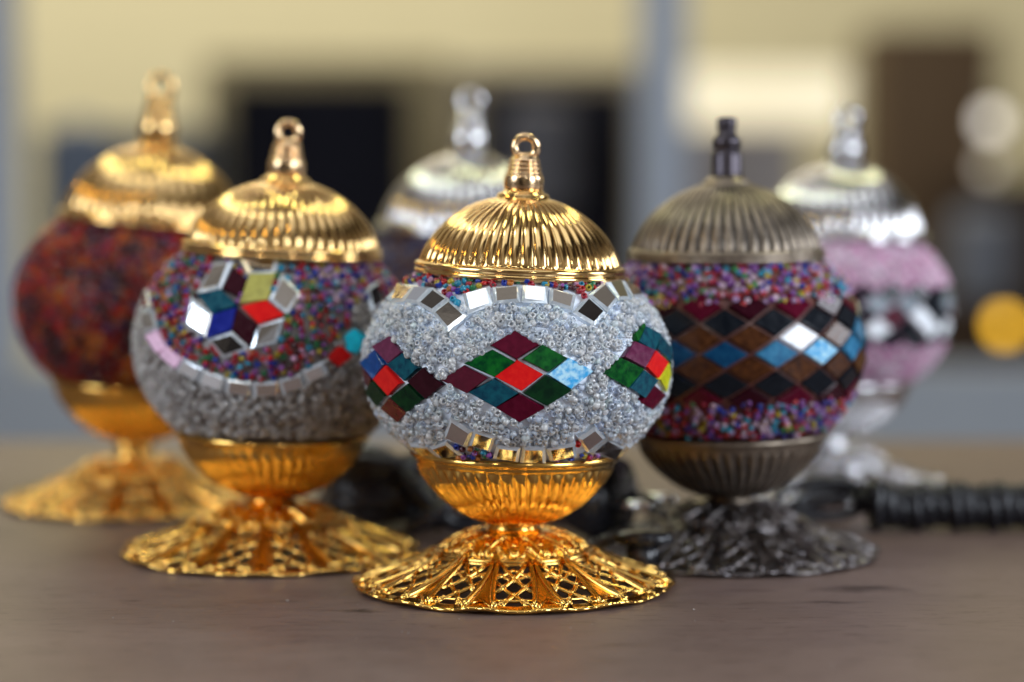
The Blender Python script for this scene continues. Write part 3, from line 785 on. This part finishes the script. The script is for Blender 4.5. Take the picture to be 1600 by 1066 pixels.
# =================================================================== black cables and plugs on the table
M['rubber'] = vary(mat('black_rubber', (0.012, 0.012, 0.015), 0.32), 300, 0.2, (0.02, 0.02, 0.026), 0.1, rough=(0.22, 0.42), dist=0.0004)
M['plastic'] = vary(mat('black_plastic', (0.010, 0.010, 0.013), 0.22), 300, 0.2, (0.016, 0.016, 0.02), 0.08, rough=(0.14, 0.3), dist=0.0004)
M['pin'] = mat('nickel_pin', (0.7, 0.7, 0.72), 0.2, 1.0)
def gp(px, s_): return ((px - 800) / (4900 * s_), DEP / s_)

# tied cable bundle at the right: loops wound round a long flat hank
hx, hy = gp(1388, 0.872)
hank = empty('cable_bundle', (hx, hy, 0.0), 'black power cable tied in a long ribbed bundle right of the bronze lamp', 'cable')
b = MB(); pts = []
turns = 18; Lh = 0.085
for j in range(turns * 16 + 1):
    t = j / (turns * 16); an = 2 * PI * turns * t
    rr = 0.0063 + 0.0007 * math.sin(t * 37) + 0.0005 * math.sin(t * 91)
    pts.append((-0.006 + Lh * t, rr * math.cos(an), 0.0090 + rr * math.sin(an) * 0.98 + 0.0005 * math.sin(t * 20)))
b.tube(pts, 0.0028, 8); b.build('cable_winding', M['rubber'], hank)
b = MB()
for k in range(3):
    b.tube([(-0.012 - 0.0 * k + (Lh + 0.02) * j / 12, 0.002 * math.cos(k * 2.1 + j * 0.3), 0.0105 + 0.002 * math.sin(k * 2.1 + j * 0.3)) for j in range(13)], 0.0026, 7)
b.build('cable_core', M['rubber'], hank)
for k, (lx, lz, tl) in enumerate(((0.017, 0.0065, 0.25), (0.013, 0.0050, -0.2))):
    b = MB()
    b.tube([(-0.006 - lx + lx * math.cos(2 * PI * j / 28), 0.004 * k + 0.003 * math.sin(2 * PI * j / 28 + 1), 0.0105 + tl * 0.004 + lz * math.sin(2 * PI * j / 28)) for j in range(28)], 0.0019, 8, True)
    b.build('cable_loop', M['rubber'], hank)
b = MB()
b.tube([(-0.004, 0.0085 * math.cos(2 * PI * j / 24), 0.0098 + 0.0085 * math.sin(2 * PI * j / 24)) for j in range(24)], 0.0022, 8, True, up=Vector((1, 0, 0)))
b.build('cable_tie', M['plastic'], hank)

def plug(loc, rz, label, scale=1.0):
    p = empty('power_plug', loc, label, 'plug', None, rz)
    b = MB()
    b.rev([(0.0001, -0.036), (0.0045, -0.036), (0.0052, -0.030), (0.0060, -0.020), (0.0090, -0.012), (0.0130, -0.004), (0.0150, 0.002), (0.0155, 0.008), (0.0150, 0.0105), (0.0001, 0.0107)], 40)
    Rm = Matrix.Translation((0, 0, 0.0155)) @ Matrix.Rotation(R(90), 4, 'Y')
    b.build('plug_body', M['plastic'], p, Rm)
    b = MB(); b.rev([(0.0150, 0.004), (0.0178, 0.004), (0.0182, 0.0055), (0.0178, 0.008), (0.0150, 0.008)], 40); b.build('plug_flange', M['plastic'], p, Rm @ Matrix.Scale(0.86, 4))
    for k in (-1, 1):
        b = MB(); b.rev([(0.0001, 0.0100), (0.0020, 0.0102), (0.0020, 0.026), (0.0014, 0.0278), (0.0001, 0.028)], 16, center=(0.0, 0.0095 * k)); b.build('pin', M['pin'], p, Rm)
    b = MB()
    for k in range(6):
        b.rev([(0.0040, -0.034 - k * 0.003), (0.0050 - 0.0002 * k, -0.0345 - k * 0.003), (0.0050 - 0.0002 * k, -0.036 - k * 0.003), (0.0030, -0.0365 - k * 0.003)], 20)
    b.rev([(0.003, -0.030), (0.003, -0.054), (0.0001, -0.0545)], 16)
    b.build('strain_relief', M['rubber'], p, Rm)
    return p
x_, y_ = gp(928, 0.897)
plug((x_, y_, 0.0), R(-28), 'round black power plug lying between the front lamp and the bronze lamp')
x_, y_ = gp(600, 0.865)
coil = empty('cable_coil', (x_, y_, 0.0), 'black cable wound in a stacked coil between the two front gold lamps', 'cable')
b = MB(); pts = []
for j in range(6 * 40 + 1):
    an = 2 * PI * j / 40; t = j / 240
    rr = 0.0200 + 0.0014 * math.sin(t * 29) + 0.0010 * math.sin(t * 67 + 1)
    pts.append((rr * math.cos(an), rr * 0.62 * math.sin(an), 0.0035 + 0.0225 * t + 0.0012 * math.sin(an * 1.3)))
b.tube(pts, 0.0034, 9); b.build('cable_winding', M['rubber'], coil)
b = MB(); pts = []
for j in range(4 * 40 + 1):
    an = 2 * PI * j / 40; t = j / 160
    pts.append((0.0120 * math.cos(an), 0.0075 * math.sin(an), 0.0035 + 0.022 * t))
b.tube(pts, 0.0034, 9); b.build('cable_core', M['rubber'], coil)
b = MB(); b.tube([(0.0200, -0.0035 + 0.0055 * math.cos(2 * PI * j / 20), 0.0150 + 0.0150 * math.sin(2 * PI * j / 20)) for j in range(20)], 0.0018, 7, True, up=Vector((1, 0, 0)))
b.build('cable_tie', M['plastic'], coil)

# in-line switch on edge with a glossy rocker, near the bronze foot
x_, y_ = gp(1006, 0.962)
sw = empty('cord_switch', (x_, y_, 0), 'small glossy black cord switch beside the bronze foot', 'switch', None, R(-12))
b = MB()
b.rev([(0.0001, 0.0), (0.0085, 0.0), (0.0100, 0.0012), (0.0104, 0.0030), (0.0098, 0.0048), (0.0080, 0.0060), (0.0001, 0.0064)], 40)
b.build('switch_body', M['plastic'], sw, Matrix.Translation((0, 0, 0.0085)) @ Matrix.Diagonal((1.0, 0.7, 0.75, 1)))
b = MB(); b.tube([(-0.009, 0, 0.0105), (-0.014, 0.001, 0.0085), (-0.019, 0.003, 0.0040), (-0.024, 0.004, 0.0025)], 0.0022, 9); b.build('cord', M['rubber'], sw)
b = MB(); b.rev([(0.0001, 0), (0.006, 0.0), (0.0055, 0.0088), (0.0001, 0.009)], 20); b.build('switch_foot', M['plastic'], sw)

def cable(path, r_, label, name='power_cable'):
    P = smoothprof(path, 8); b = MB(); b.tube(P, r_, 9)
    return tag(b.build(name, M['rubber']), label, 'cable')
def gp3(px, s_, z): x, y = gp(px, s_); return (x, y, z)
cable([gp3(640, .895, .004), gp3(680, .90, .010), gp3(715, .895, .015), gp3(750, .88, .010), gp3(780, .86, .004), gp3(830, .85, .003), gp3(890, .86, .008)], 0.0030,
      'black cable looping behind the foot of the front lamp')
cable([gp3(500, .855, .004), gp3(530, .86, .020), gp3(570, .865, .0275), gp3(620, .875, .024), gp3(665, .89, .014), gp3(705, .89, .006), gp3(740, .88, .004)], 0.0036,
      'black cable arching over the coil beside the second gold lamp')
cable([gp3(900, .82, .003), gp3(930, .83, .018), gp3(965, .84, .020), gp3(1000, .85, .008), gp3(1060, .86, .003), gp3(1150, .85, .003), gp3(1240, .84, .003), gp3(1330, .84, .008)], 0.0030,
      'black cable running under the bronze cup to the ribbed bundle')
cable([gp3(990, .925, .0025), gp3(975, .915, .0025), gp3(955, .905, .003), gp3(930, .88, .0025), gp3(900, .86, .0025), gp3(860, .85, .0025), gp3(800, .86, .0025), gp3(720, .87, .0025)], 0.0026,
      'black cable lying flat from the cord switch to the left')

# fine dust and glass crumbs on the table round the lamps
rd = random.Random(5); b = MB()
for k in range(160):
    x = rd.uniform(-0.19, 0.19); y = rd.uniform(0.60, 0.90); q = rd.uniform(0.00007, 0.00020) * (1.9 if rd.random() < 0.06 else 1)
    b.ball((x, y, q * 0.7), q, 5, 4, sq=(rd.uniform(0.7, 1.8), rd.uniform(0.7, 1.5), 0.7))
tag(b.build('table_dust', mat('dust', (0.34, 0.30, 0.28), 0.6)), 'fine pale dust specks scattered over the wood', 'dust', kind='stuff')

# =================================================================== room behind
def bx(name, px0, px1, py0, py1, s_, depth, matl, label, cat, kind=None, group=None, bevel=0.006):
    """box whose front face spans the given measures at distance DEP / s_"""
    S = 4900 * s_; y = DEP / s_
    x0, x1 = (px0 - 800) / S, (px1 - 800) / S
    z1, z0_ = CAM_H - (py0 - 230) / S, CAM_H - (py1 - 230) / S
    b = MB(); b.box(x0, x1, y, y + depth, z0_, z1)
    o = b.build(name, matl)
    md = o.modifiers.new('bevel', 'BEVEL'); md.width = bevel; md.segments = 3
    return tag(o, label, cat, group, kind)
wallm = vary(mat('cream_wall_paint', (0.60, 0.53, 0.33), 0.7), 3, 0.3, (0.66, 0.59, 0.38), 0.02)
wb = MB(); wb.box(-5, 5, 6.0, 6.1, -0.9, 4.0); tag(wb.build('back_wall', wallm), 'cream yellow wall at the back', 'wall', kind='structure')
fb = MB(); fb.box(-5, 5, -2, 6.0, -0.95, -0.9); tag(fb.build('floor', vary(mat('grey_floor', (0.30, 0.33, 0.38), 0.4), 6, 0.3, (0.36, 0.38, 0.42))), 'pale grey floor', 'floor', kind='structure')
blk = vary(mat('matt_black', (0.007, 0.007, 0.011), 0.8, 0.0, Specular_IOR_Level=0.1), 8, 0.3, (0.011, 0.011, 0.017))
pst = vary(mat('blue_grey_paint', (0.36, 0.41, 0.50), 0.5), 5, 0.3, (0.42, 0.46, 0.54))
bx('box_monitor', 355, 635, 130, 520, 0.205, 0.2, blk, 'large black box in the background behind the second gold lamp', 'box')
bx('box_monitor', 745, 985, 135, 520, 0.205, 0.2, blk, 'large black box in the background right of the front lamp hook', 'box')
bx('storage_box', 60, 330, 200, 480, 0.195, 0.2, vary(mat('slate_blue', (0.05, 0.065, 0.10), 0.5), 12, 0.2, (0.09, 0.11, 0.15)), 'dark slate blue box behind the far left gold lamp', 'box')
bx('post', 1002, 1072, -300, 1100, 0.24, 0.1, pst, 'blue grey post right of the front lamp', 'post', group=None)
bx('post', -120, 12, -300, 1100, 0.26, 0.1, pst, 'blue grey post at the left edge of the photo', 'post')
bx('cabinet', 1365, 1555, 45, 640, 0.145, 0.3, vary(mat('dark_brown_wood', (0.085, 0.052, 0.030), 0.7, 0.0, Specular_IOR_Level=0.15), 12, 0.3, (0.11, 0.075, 0.045), stretch=(1, 1, 0.2)), 'tall dark brown cabinet behind the silver and pink lamp', 'cabinet')
bx('cabinet', 1480, 1700, 280, 640, 0.155, 0.3, vary(mat('dark_walnut', (0.022, 0.014, 0.009), 0.7, 0.0, Specular_IOR_Level=0.1), 12, 0.3, (0.05, 0.03, 0.02)), 'low very dark cabinet at the right edge', 'cabinet')
bx('grey_board', 1060, 1250, 203, 640, 0.22, 0.05, vary(mat('beige_grey_board', (0.30, 0.26, 0.25), 0.6), 10, 0.3, (0.35, 0.31, 0.29)), 'beige grey board under the pale light panel', 'board')
bx('low_partition', -300, 2100, 575, 1100, 0.27, 0.05, vary(mat('pale_grey_partition', (0.27, 0.29, 0.33), 0.6), 4, 0.3, (0.32, 0.34, 0.37)), 'low blue grey partition behind the table', 'wall', kind='structure')
bx('backdrop', 320, 700, 92, 560, 0.165, 0.2, vary(mat('olive_edge_tone', (0.20, 0.165, 0.09), 0.8), 6, 0.3, (0.28, 0.23, 0.13)), 'olive brown carton added behind the left large black box to soften its edge', 'box')  # added low-contrast box, softens the black box's top edge
bx('backdrop', 705, 1000, 104, 560, 0.165, 0.2, vary(mat('drab_edge_tone', (0.17, 0.14, 0.10), 0.8), 6, 0.3, (0.24, 0.20, 0.14)), 'drab brown carton added behind the right large black box to soften its edge', 'box')  # added like the one before, softens the right box's top edge
bx('bag', 790, 900, 160, 330, 0.22, 0.04, vary(mat('reflection_grey', (0.08, 0.078, 0.09), 0.8), 9, 0.3, (0.12, 0.115, 0.13)), 'grey slab standing for a reflection on the right large black box', 'bag', bevel=0.02)  # added slab, stands in for the grey reflection on the black box
bx('bag', 1490, 1590, 330, 470, 0.19, 0.05, vary(mat('blue_grey_cloth', (0.13, 0.14, 0.17), 0.8), 9, 0.3, (0.2, 0.21, 0.24)), 'blue grey cloth bag at the right edge above the yellow bulb', 'bag', bevel=0.02)
bx('canister', 95, 150, 185, 400, 0.21, 0.06, vary(mat('steel_blue', (0.10, 0.13, 0.19), 0.5), 9, 0.3, (0.16, 0.19, 0.25)), 'slim steel blue canister before the dark slate blue box', 'canister', bevel=0.02)
# glowing shade / light panel
lp = mat('light_panel', (0.8, 0.75, 0.6), 0.5); q = lp.node_tree.nodes['Principled BSDF']
q.inputs['Emission Color'].default_value = (1.0, 0.86, 0.55, 1); q.inputs['Emission Strength'].default_value = 0.6
bx('strip_light', 1075, 1320, 108, 200, 0.215, 0.05, lp, 'long pale lit panel above the grey board', 'light')
def bulb(px, py, s_, r_, col, strength, label):
    S = 4900 * s_; m = mat('bulb_glow', col, 0.3); q = m.node_tree.nodes['Principled BSDF']
    q.inputs['Emission Color'].default_value = (*col, 1); q.inputs['Emission Strength'].default_value = strength
    loc = ((px - 800) / S, DEP / s_, CAM_H - (py - 230) / S)
    t = empty('light_bulb', loc, label, 'light')
    b = MB(); b.ball((0, 0, 0), r_, 20, 14, sq=(1, 1, 1.15)); b.build('bulb', m, t)
    b = MB(); b.rev([(0.0001, r_ * 0.9), (r_ * 0.6, r_ * 0.9), (r_ * 0.6, r_ * 2.2), (r_ * 0.2, r_ * 2.5), (r_ * 0.15, 0.06), (0.0001, 0.06)], 16); b.build('bulb_socket', M['plastic'], t)
bulb(1572, 508, 0.24, 0.013, (0.9, 0.48, 0.03), 3.6, 'yellow glowing bulb at the right edge, the lower of the bulbs')
bulb(1542, 262, 0.20, 0.012, (0.72, 0.64, 0.54), 0.9, 'dim pale bulb hanging just under the brighter white bulb')
bulb(1546, 190, 0.21, 0.015, (0.80, 0.74, 0.66), 2.0, 'pale white glowing bulb at the upper right')
